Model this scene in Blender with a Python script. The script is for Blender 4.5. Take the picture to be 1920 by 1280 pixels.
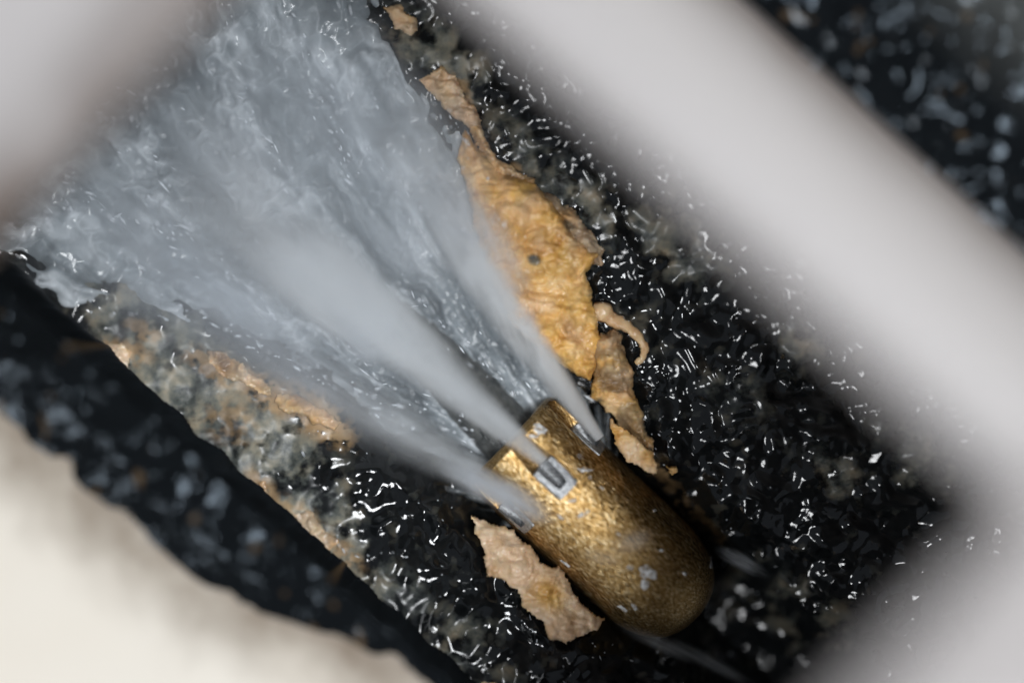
import bpy, bmesh, math, random
import numpy as np
from mathutils import Vector, Matrix

# ------------------------------------------------------------------ clearing
for o in list(bpy.data.objects):
    bpy.data.objects.remove(o)
SC = bpy.context.scene
COL = SC.collection
random.seed(7)
RNG = np.random.default_rng(7)

# ------------------------------------------------------------------ geometry of the view (all lengths in mm)
PX = 0.146          # mm per photo pixel on the plane of focus
ZC = 420.0          # camera height above the plane of focus
GROUND = 32.0       # level of the surrounding floor above the plane of focus
ZOFF = 45.0         # shift so that world z is positive


def W(x, y, z):
    return (x * 0.001, y * 0.001, (z + ZOFF) * 0.001)


def at(px, py, z=0.0):
    k = PX * (ZC - z) / ZC
    return (px - 960.0) * k, -(py - 640.0) * k


ANG = math.radians(42.0)
DX, DY = math.cos(ANG), math.sin(ANG)       # pipe direction in photo axes (y down)


def app(s, t, z):
    """apparent across / along pipe millimetres at height z -> world mm"""
    px = 900 + (t * DX + s * DY) / PX
    py = 700 + (t * DY - s * DX) / PX
    return at(px, py, z)


P0X, P0Y = (900 - 960) * PX, -(700 - 640) * PX


def to_st(x, y):
    rx, ry = x - P0X, y - P0Y
    return rx * DY + ry * DX, rx * DX - ry * DY      # s, t


# ------------------------------------------------------------------ camera
cam = bpy.data.cameras.new('camera')
cam_o = bpy.data.objects.new('camera', cam)
COL.objects.link(cam_o)
cam_o.location = W(0, 0, ZC)
cam.sensor_width = 36.0
cam.lens = 36.0 * ZC / (1920 * PX)
cam.clip_start = 0.01
cam.clip_end = 100.0
cam.dof.use_dof = True
cam.dof.focus_distance = ZC * 0.001
cam.dof.aperture_fstop = cam.lens / 46.0
cam.dof.aperture_blades = 0
SC.camera = cam_o

# ------------------------------------------------------------------ world, lamps, exposure
wd = bpy.data.worlds.new('World')
SC.world = wd
wd.use_nodes = True
bg = wd.node_tree.nodes['Background']
bg.inputs[0].default_value = (0.80, 0.88, 1.0, 1)
bg.inputs[1].default_value = 0.22


def area(name, loc, target, size, power, color):
    l = bpy.data.lights.new(name, 'AREA')
    l.shape = 'RECTANGLE'
    l.size, l.size_y = size
    l.energy = power
    l.color = color
    o = bpy.data.objects.new(name, l)
    COL.objects.link(o)
    o.location = loc
    d = Vector(target) - Vector(loc)
    o.rotation_euler = d.to_track_quat('-Z', 'Y').to_euler()
    return o


area('softbox', (0.22, -0.10, 1.08), (0, 0, 0.04), (0.30, 0.24), 9.6, (0.95, 0.975, 1.0))
area('side_fill', (-0.62, -0.45, 0.85), (-0.05, -0.03, 0.04), (0.26, 0.20), 3.2, (0.97, 0.985, 1.0))  # added fill lamp, unseen, brightens the left floor
area('rim_fill', (0.72, 0.76, 0.28), (0.06, 0.06, 0.12), (0.30, 0.24), 4.6, (0.97, 0.985, 1.0))  # added lamp, unseen, only there to brighten the right pipe wall

SC.view_settings.view_transform = 'Standard'
SC.view_settings.look = 'None'
SC.view_settings.exposure = 0.0
SC.view_settings.gamma = 1.0
SC.cycles.use_denoising = True
SC.cycles.volume_bounces = 5
SC.cycles.max_bounces = 6
SC.cycles.transparent_max_bounces = 24
SC.cycles.volume_step_rate = 0.8
SC.cycles.use_adaptive_sampling = True
SC.cycles.adaptive_threshold = 0.03
SC.cycles.sample_clamp_indirect = 4.0

# ------------------------------------------------------------------ noise helpers
_perm = np.random.default_rng(3).permutation(4096).astype(np.int64)
_ga = np.random.default_rng(4).uniform(0, 2 * np.pi, 4096)
_gx, _gy = np.cos(_ga), np.sin(_ga)
_jx = np.random.default_rng(5).uniform(0.1, 0.9, 4096)
_jy = np.random.default_rng(6).uniform(0.1, 0.9, 4096)


def _h(ix, iy, seed):
    return _perm[(_perm[(ix + seed * 131) & 4095] + iy) & 4095]


def perlin(x, y, seed=0):
    x = np.asarray(x, float); y = np.asarray(y, float)
    ix = np.floor(x).astype(np.int64); iy = np.floor(y).astype(np.int64)
    fx, fy = x - ix, y - iy
    u = fx * fx * fx * (fx * (fx * 6 - 15) + 10)
    v = fy * fy * fy * (fy * (fy * 6 - 15) + 10)

    def g(dx, dy):
        k = _h(ix + dx, iy + dy, seed)
        return _gx[k] * (fx - dx) + _gy[k] * (fy - dy)
    a = g(0, 0) * (1 - u) + g(1, 0) * u
    b = g(0, 1) * (1 - u) + g(1, 1) * u
    return (a * (1 - v) + b * v) * 1.5


def fbm(x, y, octv=4, seed=0, gain=0.5):
    r, a, f = 0.0, 1.0, 1.0
    for k in range(octv):
        r = r + a * perlin(x * f + 17.3 * k, y * f - 9.1 * k, seed + k)
        a *= gain; f *= 2.03
    return r


def worley(x, y, seed=0):
    x = np.asarray(x, float); y = np.asarray(y, float)
    ix = np.floor(x).astype(np.int64); iy = np.floor(y).astype(np.int64)
    best = np.full(x.shape, 9.0)
    for dx in (-1, 0, 1):
        for dy in (-1, 0, 1):
            k = _h(ix + dx, iy + dy, seed)
            d = (ix + dx + _jx[k] - x) ** 2 + (iy + dy + _jy[k] - y) ** 2
            best = np.minimum(best, d)
    return np.sqrt(best)


def domes(x, y, seed, cover=0.5, r=0.46):
    """scattered smooth round grains of differing size, 0..1"""
    x = np.asarray(x, float); y = np.asarray(y, float)
    ix = np.floor(x).astype(np.int64); iy = np.floor(y).astype(np.int64)
    out = np.zeros(x.shape)
    for dx in (-1, 0, 1):
        for dy in (-1, 0, 1):
            k = _h(ix + dx, iy + dy, seed)
            rnd = _jx[(k * 7 + 11) & 4095]; rn2 = _jy[(k * 13 + 5) & 4095]
            rr = r * (0.55 + 0.9 * rn2)
            d2 = ((ix + dx + _jx[k] - x) ** 2 + (iy + dy + _jy[k] - y) ** 2) / rr ** 2
            out = np.maximum(out, np.where(rnd < cover, np.clip(1 - d2, 0, 1) ** 1.5 * rn2, 0))
    return out


def sstep(a, b, x):
    t = np.clip((x - a) / (b - a), 0, 1)
    return t * t * (3 - 2 * t)


def poly_dist(px, py, poly):
    """signed distance, positive inside"""
    p = np.array(poly, float)
    d = np.full(px.shape, 1e9)
    inside = np.zeros(px.shape, bool)
    n = len(p)
    for i in range(n):
        ax, ay = p[i]; bx, by = p[(i + 1) % n]
        ex, ey = bx - ax, by - ay
        t = np.clip(((px - ax) * ex + (py - ay) * ey) / (ex * ex + ey * ey), 0, 1)
        d = np.minimum(d, np.hypot(px - ax - t * ex, py - ay - t * ey))
        c = (ay > py) != (by > py)
        xs = ax + (py - ay) * ex / (ey if ey else 1e-9)
        inside ^= c & (px < xs)
    return np.where(inside, d, -d)


# ------------------------------------------------------------------ object helpers
def tag(o, label=None, cat=None, group=None, kind=None):
    if label: o['label'] = label
    if cat: o['category'] = cat
    if group: o['group'] = group
    if kind: o['kind'] = kind
    return o


def link(name, me, mat=None, parent=None):
    o = bpy.data.objects.new(name, me)
    COL.objects.link(o)
    if mat: me.materials.append(mat)
    if parent: o.parent = parent
    return o


def mesh_np(name, verts, faces, mat=None, smooth=True, attrs=None, parent=None):
    me = bpy.data.meshes.new(name)
    verts = np.asarray(verts, np.float32); faces = np.asarray(faces, np.int32)
    me.vertices.add(len(verts)); me.vertices.foreach_set('co', verts.ravel())
    k = faces.shape[1]
    me.loops.add(faces.size); me.loops.foreach_set('vertex_index', faces.ravel())
    me.polygons.add(len(faces))
    me.polygons.foreach_set('loop_start', np.arange(0, faces.size, k, dtype=np.int32))
    me.polygons.foreach_set('use_smooth', np.full(len(faces), smooth))
    me.update(calc_edges=True)
    for nm, val in (attrs or {}).items():
        a = me.attributes.new(nm, 'FLOAT', 'POINT')
        a.data.foreach_set('value', np.asarray(val, np.float32).ravel())
    return link(name, me, mat, parent)


def grid_faces(nu, nv, mask=None):
    i = np.arange(nu - 1)[:, None] * nv + np.arange(nv - 1)[None, :]
    f = np.stack([i, i + nv, i + nv + 1, i + 1], -1).reshape(-1, 4)
    if mask is not None:
        f = f[mask.reshape(-1)]
    return f


def compact(verts, faces, attrs):
    used = np.unique(faces)
    mp = np.full(len(verts), -1, np.int64); mp[used] = np.arange(len(used))
    return verts[used], mp[faces], {k: np.asarray(v).ravel()[used] for k, v in attrs.items()}


# ------------------------------------------------------------------ material helper
class M:
    def __init__(self, name):
        self.m = bpy.data.materials.new(name)
        self.m.use_nodes = True
        self.nt = self.m.node_tree
        self.b = self.nt.nodes['Principled BSDF']
        self.out = self.nt.nodes['Material Output']

    def n(self, t, **kw):
        nd = self.nt.nodes.new(t)
        for k, v in kw.items(): setattr(nd, k, v)
        return nd

    def l(self, a, b):
        self.nt.links.new(a, b)

    def val(self, x, sock):
        if isinstance(x, (int, float)): sock.default_value = x
        elif isinstance(x, tuple): sock.default_value = x if len(x) == len(sock.default_value) else tuple(x) + (1,)
        else: self.l(x, sock)

    def math(self, op, a, b=0.0, c=None, clamp=False):
        nd = self.n('ShaderNodeMath', operation=op, use_clamp=clamp)
        self.val(a, nd.inputs[0]); self.val(b, nd.inputs[1])
        if c is not None: self.val(c, nd.inputs[2])
        return nd.outputs[0]

    def noise(self, scale, detail=4, rough=0.55, vec=None, dist=0.0):
        nd = self.n('ShaderNodeTexNoise')
        nd.inputs['Scale'].default_value = scale
        nd.inputs['Detail'].default_value = detail
        nd.inputs['Roughness'].default_value = rough
        nd.inputs['Distortion'].default_value = dist
        if vec is not None: self.l(vec, nd.inputs['Vector'])
        return nd.outputs['Fac']

    def coord(self, which='Object', scale=None, rot=None):
        o = self.n('ShaderNodeTexCoord').outputs[which]
        if scale is None and rot is None: return o
        mp = self.n('ShaderNodeMapping')
        if scale: mp.inputs['Scale'].default_value = scale
        if rot: mp.inputs['Rotation'].default_value = rot
        self.l(o, mp.inputs['Vector'])
        return mp.outputs[0]

    def ramp(self, fac, stops):
        nd = self.n('ShaderNodeValToRGB')
        el = nd.color_ramp.elements
        while len(el) < len(stops): el.new(0.5)
        for e, (p, c) in zip(el, stops):
            e.position = p
            e.color = (c, c, c, 1) if isinstance(c, (int, float)) else tuple(c) + (1,)
        self.l(fac, nd.inputs[0])
        return nd.outputs[0]

    def mix(self, f, a, b):
        nd = self.n('ShaderNodeMix', data_type='RGBA')
        self.val(f, nd.inputs[0]); self.val(a, nd.inputs[6]); self.val(b, nd.inputs[7])
        return nd.outputs[2]

    def attr(self, name):
        return self.n('ShaderNodeAttribute', attribute_name=name).outputs['Fac']

    def bump(self, h, strength, dist):
        nd = self.n('ShaderNodeBump')
        nd.inputs['Strength'].default_value = strength
        nd.inputs['Distance'].default_value = dist
        self.l(h, nd.inputs['Height'])
        self.l(nd.outputs[0], self.b.inputs['Normal'])

    def set(self, **kw):
        for k, v in kw.items():
            self.val(v, self.b.inputs[k.replace('_', ' ')])
        return self


# ------------------------------------------------------------------ materials
m = M('wet_black_sludge'); c = m.coord()
t1 = m.attr('tan'); t2 = m.attr('silt_and_shade')
n1 = m.noise(105, 7, 0.62, c); n2 = m.noise(600, 4, 0.6, c)
black = m.ramp(n2, [(0.3, (0.003, 0.0035, 0.004)), (0.75, (0.010, 0.0115, 0.012))])
siltc = m.ramp(n1, [(0.38, (0.010, 0.012, 0.013)), (0.45, (0.10, 0.11, 0.10)), (0.54, (0.25, 0.24, 0.19)), (0.70, (0.46, 0.37, 0.25))])
tanc = m.ramp(n1, [(0.3, (0.16, 0.10, 0.045)), (0.55, (0.42, 0.27, 0.13)), (0.8, (0.52, 0.40, 0.25))])
col = m.mix(t2, black, siltc)
col = m.mix(t1, col, tanc)
m.set(Base_Color=col, Roughness=m.math('MULTIPLY_ADD', m.math('ADD', t1, t2, clamp=True), 0.42, 0.042), IOR=1.5)
m.bump(n2, 0.10, 0.0005)
SLUDGE = m.m

m = M('outer_sludge_crust'); c = m.coord()
n1 = m.noise(150, 4, 0.55, c)
col = m.mix(m.attr('tan'), (0.005, 0.006, 0.0068), (0.30, 0.19, 0.09))
col = m.mix(m.attr('silt_and_shade'), col, (0.11, 0.115, 0.11))
m.set(Base_Color=col, Roughness=m.math('MULTIPLY_ADD', n1, 0.16, 0.03), IOR=1.24)
m.b.inputs['Specular Tint'].default_value = (0.72, 0.86, 1.0, 1)
CRUST = m.m

m = M('cream_pipe_plastic'); c = m.coord()
st = m.attr('stain_and_tone'); n1 = m.noise(45, 5, 0.6, c)
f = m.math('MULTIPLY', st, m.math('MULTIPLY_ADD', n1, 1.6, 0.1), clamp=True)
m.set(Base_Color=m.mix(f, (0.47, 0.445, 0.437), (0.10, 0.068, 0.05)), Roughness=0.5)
m.bump(m.noise(300, 3, 0.5, c), 0.1, 0.0005)
PIPE = m.m

m = M('cream_floor_paint'); c = m.coord()
st = m.attr('stain_and_tone'); n1 = m.noise(70, 5, 0.6, c)
f = m.math('MULTIPLY', st, m.math('MULTIPLY_ADD', n1, 1.3, 0.35), clamp=True)
base = m.ramp(m.noise(9, 3, 0.5, c), [(0.3, (0.68, 0.615, 0.52)), (0.7, (0.72, 0.675, 0.60))])
m.set(Base_Color=m.mix(f, base, (0.13, 0.085, 0.045)), Roughness=0.45)
FLOOR = m.m

m = M('orange_grease'); c = m.coord()
pale = m.attr('pale'); n1 = m.noise(130, 6, 0.62, c, 0.6); n2 = m.noise(500, 4, 0.6, c)
oc = m.ramp(n1, [(0.28, (0.22, 0.10, 0.025)), (0.40, (0.55, 0.28, 0.07)), (0.58, (0.74, 0.44, 0.13)), (0.8, (0.80, 0.56, 0.28))])
pc = m.ramp(n1, [(0.3, (0.46, 0.26, 0.12)), (0.46, (0.78, 0.53, 0.33)), (0.75, (0.84, 0.68, 0.50))])
gc = m.ramp(n1, [(0.34, (0.012, 0.014, 0.014)), (0.5, (0.11, 0.10, 0.075)), (0.62, (0.27, 0.22, 0.14)), (0.75, (0.42, 0.26, 0.09))])
col = m.mix(pale, oc, pc)
col = m.mix(m.attr('dirty'), col, gc)
m.set(Base_Color=col, Roughness=m.math('MULTIPLY_ADD', n2, 0.35, 0.06), Subsurface_Weight=0.15, Subsurface_Scale=0.003)
m.b.inputs['Subsurface Radius'].default_value = (1.0, 0.5, 0.2)
m.bump(m.math('ADD', n1, m.math('MULTIPLY', n2, 0.3)), 0.40, 0.0014)
GREASE = m.m

m = M('worn_brass')
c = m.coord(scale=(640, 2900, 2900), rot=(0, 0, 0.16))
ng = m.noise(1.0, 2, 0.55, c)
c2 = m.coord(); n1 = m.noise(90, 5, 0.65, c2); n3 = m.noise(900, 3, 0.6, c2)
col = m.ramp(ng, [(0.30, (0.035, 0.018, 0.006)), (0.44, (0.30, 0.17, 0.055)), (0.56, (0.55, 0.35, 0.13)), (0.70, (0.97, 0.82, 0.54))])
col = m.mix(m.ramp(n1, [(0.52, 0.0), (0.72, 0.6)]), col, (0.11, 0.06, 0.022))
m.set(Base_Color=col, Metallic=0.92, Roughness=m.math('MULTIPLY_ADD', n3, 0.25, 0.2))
m.bump(m.math('ADD', ng, m.math('MULTIPLY', n3, 0.35)), 1.0, 0.00021)
BRASS = m.m

m = M('grey_steel'); c = m.coord()
n3 = m.noise(1400, 3, 0.6, c)
m.set(Base_Color=m.ramp(n3, [(0.3, (0.16, 0.165, 0.17)), (0.7, (0.52, 0.53, 0.54))]), Metallic=0.8, Roughness=0.45)
m.bump(n3, 0.5, 0.0003)
STEEL = m.m

m = M('grey_rubber'); c = m.coord(); n3 = m.noise(350, 5, 0.6, c)
m.set(Base_Color=m.ramp(n3, [(0.3, (0.03, 0.033, 0.034)), (0.7, (0.14, 0.145, 0.14))]), Roughness=0.3)
m.bump(n3, 0.5, 0.001)
RUBBER = m.m

m = M('foaming_water')
al = m.attr('cover'); fo = m.attr('foam')
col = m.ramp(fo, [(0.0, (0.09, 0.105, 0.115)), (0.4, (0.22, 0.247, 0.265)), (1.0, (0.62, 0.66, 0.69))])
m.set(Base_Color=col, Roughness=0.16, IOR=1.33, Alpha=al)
c = m.coord(scale=(1, 1, 1))
m.bump(m.noise(260, 3, 0.5, c, 0.8), 0.22, 0.0012)
WATER = m.m

m = M('water_drop')
m.set(Base_Color=(0.84, 0.88, 0.93), Roughness=0.08, IOR=1.33, Transmission_Weight=0.15)
DROP = m.m

m = M('foam_film_glint'); c = m.coord(); n1 = m.noise(900, 4, 0.6, c)
m.set(Base_Color=(0.86, 0.87, 0.87), Roughness=0.15, IOR=1.33, Alpha=m.ramp(n1, [(0.38, 0.15), (0.60, 0.95)]))
FILM = m.m  # white base colour also paints the lamp glints of the wet film


def spray_mat(name, r0, k, dens, length, seed, color=(0.965, 0.985, 1.0), contrast=1.0, power=2.2, bstart=38.0):
    """scattering water spray: a cone along local +X, thinning outwards"""
    m = M(name)
    m.nt.nodes.remove(m.b)
    co = m.coord()
    sp = m.n('ShaderNodeSeparateXYZ'); m.l(co, sp.inputs[0])
    x, y, z = sp.outputs
    rho = m.math('SQRT', m.math('ADD', m.math('MULTIPLY', y, y), m.math('MULTIPLY', z, z)))
    R = m.math('MULTIPLY_ADD', x, k, r0)
    mp = m.n('ShaderNodeMapping')
    mp.inputs['Scale'].default_value = (13, 52, 52)
    mp.inputs['Location'].default_value = (seed * 3.7, seed * 1.3, 0)
    m.l(co, mp.inputs['Vector'])
    ns = m.noise(1.0, 4, 0.6, mp.outputs[0], 0.4)
    # wobble of the outer border grows with the distance
    wob = m.math('MULTIPLY', m.math('SUBTRACT', ns, 0.5), m.math('MULTIPLY', x, 30.0 * contrast))
    q = m.math('ADD', m.math('DIVIDE', rho, R), wob)
    f = m.math('SUBTRACT', 1.0, m.math('MULTIPLY', q, q), clamp=True)
    f = m.math('POWER', f, power)
    # billows: the jet breaks up into clouds with the distance
    mb = m.n('ShaderNodeMapping'); mb.inputs['Scale'].default_value = (34, 60, 60)
    mb.inputs['Location'].default_value = (seed * 1.9, 0, seed * 2.3)
    m.l(co, mb.inputs['Vector'])
    bl = m.math('MULTIPLY_ADD', m.noise(1.0, 3, 0.55, mb.outputs[0], 1.0), 6.5, -2.3)
    bl = m.math('MAXIMUM', bl, 0.05)
    gr = m.math('MULTIPLY', x, 1000.0 / bstart, clamp=True)
    bl = m.math('ADD', m.math('MULTIPLY', bl, gr), m.math('SUBTRACT', 1.0, gr))
    f = m.math('MULTIPLY', f, bl)
    fade = m.n('ShaderNodeMapRange'); fade.interpolation_type = 'SMOOTHSTEP'
    m.l(x, fade.inputs[0])
    fade.inputs[1].default_value = length * 0.04; fade.inputs[2].default_value = length
    fade.inputs[3].default_value = 1.0; fade.inputs[4].default_value = 0.0
    d = m.math('MULTIPLY', m.math('DIVIDE', dens, R), m.math('MULTIPLY', f, fade.outputs[0]))
    d = m.math('MULTIPLY', d, m.math('MULTIPLY_ADD', ns, 1.6, 0.2))
    mq = m.n('ShaderNodeMapping'); mq.inputs['Scale'].default_value = (45, 260, 260)
    m.l(co, mq.inputs['Vector'])
    d = m.math('MULTIPLY', d, m.math('MULTIPLY_ADD', m.noise(1.0, 3, 0.6, mq.outputs[0], 0.5), 3.0, -0.5, clamp=False))
    d = m.math('MAXIMUM', d, 0.0)
    v = m.n('ShaderNodeVolumePrincipled')
    v.inputs['Color'].default_value = tuple(color) + (1,)
    v.inputs['Anisotropy'].default_value = 0.0
    m.l(d, v.inputs['Density'])
    m.l(v.outputs[0], m.out.inputs['Volume'])
    return m.m


# ------------------------------------------------------------------ sludge bed (ground inside the pipe)
_ps = np.array([-130, -80, -66, -50, -38, -28, -20, -8, 4, 12, 22, 36, 52, 70, 90, 110])
_pz = np.array([14, 10, 6, 4, 0, -7, -17, -27, -20, -9, -3, 0, 3, 8, 18, 34])


def bed(x, y):
    s, t = to_st(x, y)
    s2 = s + 4 * perlin(x / 26, y / 26, 40)
    z = np.interp(s2, _ps, _pz)
    ch, film = crest(x, y)
    z = z + (1 - 0.75 * film) * (2.2 * fbm(x / 20, y / 20, 3, 1) + 1.0 * fbm(x / 7.5, y / 7.5, 2, 8))
    smooth = (1 - 0.94 * film) * (1 - 0.75 * sstep(-20, -32, s) * (1 - sstep(25, 60, t)))
    g = sstep(-0.15, 0.5, fbm(x / 15, y / 15, 3, 15)) * smooth
    wx = x + 1.1 * perlin(x / 2.6, y / 2.6, 21); wy = y + 1.1 * perlin(x / 2.6, y / 2.6, 22)
    z = z + smooth * 1.0 * domes(x / 10, y / 10, 6, 0.45) + smooth * 0.30 * domes(wx / 4.4, wy / 4.4, 2, 0.35) + (0.04 * smooth + 0.80 * g) * (0.42 * domes(wx / 2.0, wy / 2.0, 3, 0.45) + 0.24 * domes(wx / 1.05, wy / 1.05, 4, 0.4)) + ch
    z = z + smooth * 0.22 * np.exp(-(perlin(x / 9, y / 9, 30) / 0.4) ** 2) + smooth * 0.12 * fbm(x / 4.2, y / 4.2, 2, 31) + 0.06 * g * fbm(x / 1.3, y / 1.3, 2, 33)
    return z


def to_px(x, y, z):
    k = PX * (ZC - z) / ZC
    return x / k + 960, 640 - y / k


def blobs(px, py, lst, soft=0.5):
    r = np.zeros(px.shape)
    for (bx, by, ra, rb, a, st) in lst:
        ca, sa = math.cos(math.radians(a)), math.sin(math.radians(a))
        u = ((px - bx) * ca + (py - by) * sa) / ra
        v = (-(px - bx) * sa + (py - by) * ca) / rb
        r = np.maximum(r, st * (1 - sstep(1 - soft, 1 + soft, np.hypot(u, v))))
    return r


CREST = [([(1315, 625), (1335, 638), (1365, 636)], 2.4), ([(1385, 640), (1395, 622)], 2.6), ([(1288, 655), (1308, 690)], 1.8), ([(1515, 765), (1552, 778)], 2.4), ([(1378, 775), (1408, 768)], 1.8),
         ([(1452, 822), (1456, 842)], 1.8), ([(1652, 910), (1665, 938), (1715, 952)], 2.8), ([(1622, 928), (1645, 922)], 1.8), ([(1752, 985), (1780, 975)], 3.0), ([(1770, 1010), (1782, 1005)], 2.4),
         ([(1240, 540), (1246, 556)], 2.6), ([(1190, 395), (1215, 418), (1228, 400)], 2.4), ([(1000, 262), (1035, 260)], 2.0), ([(945, 235), (952, 252)], 2.0), ([(1095, 320), (1110, 345)], 2.0),
         ([(840, 1190), (850, 1215), (880, 1225), (898, 1205)], 2.2), ([(820, 1250), (835, 1262)], 2.6), ([(735, 1070), (742, 1055)], 2.2), ([(660, 1090), (690, 1078)], 2.4), ([(715, 1150), (728, 1140)], 2.2),
         ([(885, 1140), (905, 1130)], 2.6), ([(815, 965), (822, 985)], 1.8), ([(715, 985), (735, 975)], 1.8), ([(770, 1010), (760, 1030)], 2.0), ([(960, 1115), (985, 1105)], 2.6), ([(1530, 850), (1545, 860)], 1.6),
         ([(1675, 1135), (1690, 1132)], 1.8), ([(1535, 1110), (1545, 1125)], 1.6), ([(1425, 905), (1440, 915)], 1.6), ([(1340, 700), (1348, 712)], 1.8), ([(1480, 690), (1490, 700)], 1.8),
         ([(1700, 885), (1722, 880)], 2.0), ([(1600, 985), (1612, 995)], 1.6), ([(1090, 1262), (1100, 1255)], 1.8), ([(1330, 1190), (1345, 1205)], 1.6), ([(1210, 1250), (1235, 1262)], 2.2)]
CREST = [([at(a, b, 4) for a, b in pl], sg) for pl, sg in CREST]


def crest(x, y):
    """rounded wet ridges lying on the sludge, with a smooth film round them"""
    h = np.zeros(x.shape); film = np.zeros(x.shape)
    for pl, sg in CREST:
        x0 = min(p[0] for p in pl) - 9; x1 = max(p[0] for p in pl) + 9; y0 = min(p[1] for p in pl) - 9; y1 = max(p[1] for p in pl) + 9
        k = (x > x0) & (x < x1) & (y > y0) & (y < y1)
        if not k.any(): continue
        xx, yy = x[k], y[k]; d = np.full(xx.shape, 1e9)
        for (ax, ay), (bx, by) in zip(pl, pl[1:]):
            ex, ey = bx - ax, by - ay
            t = np.clip(((xx - ax) * ex + (yy - ay) * ey) / (ex * ex + ey * ey), 0, 1)
            d = np.minimum(d, np.hypot(xx - ax - t * ex, yy - ay - t * ey))
        h[k] = np.maximum(h[k], 0.62 * sg * np.exp(-(d / sg) ** 2)); film[k] = np.maximum(film[k], np.exp(-(d / (1.6 * sg)) ** 4))
    return h, film


gs = np.linspace(-70, 112, 560); gt = np.linspace(-205, 205, 1180)
S, T = np.meshgrid(gs, gt, indexing='ij')
X = P0X + T * DX + S * DY; Y = P0Y - T * DY + S * DX
Z = bed(X, Y)
bpx, bpy_ = to_px(X, Y, Z)
nz = fbm(X / 8, Y / 8, 5, 50, 0.55)
silt_and_shade = blobs(bpx, bpy_, [(330, 690, 190, 90, 40, 1), (460, 830, 210, 110, 42, 1), (560, 960, 170, 80, 44, 1), (640, 1050, 180, 60, 44, .7),
                         (830, 110, 120, 60, 44, .8), (1080, 390, 90, 60, 40, .8), (1270, 450, 110, 70, 42, .7), (1000, 290, 120, 40, 44, .5),
                         (1500, 640, 60, 40, 60, .75), (1380, 740, 70, 50, 40, .45), (1560, 890, 70, 40, 30, .6), (750, 1110, 80, 40, 44, .6),
                         (880, 1210, 110, 60, 30, .5), (1700, 850, 90, 60, 30, .6), (250, 600, 120, 50, 40, .9), (930, 740, 60, 40, 45, .4),
                         (1470, 1130, 160, 60, 30, .35), (1200, 620, 60, 60, 0, .3)])
silt_and_shade = np.clip(silt_and_shade * sstep(-0.5, 0.35, nz + 0.9 * (silt_and_shade - 0.6)) + 0.16 * sstep(0.45, 0.9, fbm(X / 6, Y / 6, 4, 60)), 0, 1)
tan = blobs(bpx, bpy_, [(590, 775, 85, 36, 38, 1), (500, 735, 70, 30, 35, .9), (400, 690, 65, 24, 35, .8), (230, 660, 55, 24, 10, .85), (325, 805, 36, 26, 50, .85), (270, 620, 40, 18, 30, .7),
                        (495, 930, 55, 26, 60, .9), (560, 990, 65, 38, 45, .9), (640, 1030, 50, 20, 40, .6), (500, 1000, 22, 40, -40, .8), (860, 170, 34, 20, 55, .9), (960, 320, 20, 14, 0, .7),
                        (1245, 890, 40, 14, 45, .5), (1300, 960, 80, 14, 45, .5), (560, 1020, 40, 15, 45, .8), (430, 790, 50, 40, 30, .6)], 0.45)
tan = np.clip(tan * sstep(-0.55, 0.3, fbm(X / 3.0, Y / 3.0, 4, 70) + 0.7 * (tan - 0.5)), 0, 1)
V = np.stack([X, Y, Z + ZOFF], -1).reshape(-1, 3) * 0.001
o = mesh_np('sludge_bed', V, grid_faces(560, 1180), SLUDGE, attrs={'tan': tan, 'silt_and_shade': silt_and_shade})
tag(o, 'wet black grainy sludge lining the inside of the opened pipe', kind='structure')

# ------------------------------------------------------------------ floor round the pipe (trench between s=-66 and s=108)
def floor_piece(s0, s1, ns):
    ss = np.linspace(0, 1, ns) ** 2.2 * (s1 - s0) + s0
    tt = np.linspace(-420, 420, 220)
    S, T = np.meshgrid(ss, tt, indexing='ij')
    x = P0X + T * DX + S * DY; y = P0Y - T * DY + S * DX
    z = np.full(x.shape, GROUND) + 0.3 * fbm(x / 40, y / 40, 2, 90)
    z[0, :] = -42
    S2 = S.copy()
    ap = S * ZC / (ZC - GROUND)
    return x, y, z, ap, T


def left_edge(ta):
    """apparent s (mm) where the black crust ends on the left floor, as a function of apparent t"""
    return np.interp(ta, [-130, -80, -40, -5, 15, 35, 60, 90], [-97, -99, -98, -94, -84, -77.5, -73, -70]) + 0


vs, fs, stn = [], [], []
off = 0
for (a, b, ns) in ((-66.0, -420.0, 120), (110.0, 420.0, 80)):
    x, y, z, ap, T = floor_piece(a, b, ns)
    ta = T * ZC / (ZC - GROUND)
    if a < 0:
        d = left_edge(ta) - ap + 4 * fbm(x / 14, y / 14, 3, 91)
        st = 0.75 * (1 - sstep(-4, 24, d)) ** 1.2
    else:
        st = 1 - sstep(148, 165, ap + 6 * fbm(x / 14, y / 14, 3, 92))
    vs.append(np.stack([x, y, z + ZOFF], -1).reshape(-1, 3) * 0.001)
    f = grid_faces(ns, 220) + off
    if a > 0: f = f[:, ::-1]
    fs.append(f); stn.append(st.ravel()); off += ns * 220
o = mesh_np('floor', np.concatenate(vs), np.concatenate(fs), FLOOR, attrs={'stain_and_tone': np.concatenate(stn)})
tag(o, 'cream painted floor on both sides of the opened pipe', kind='structure')


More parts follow.
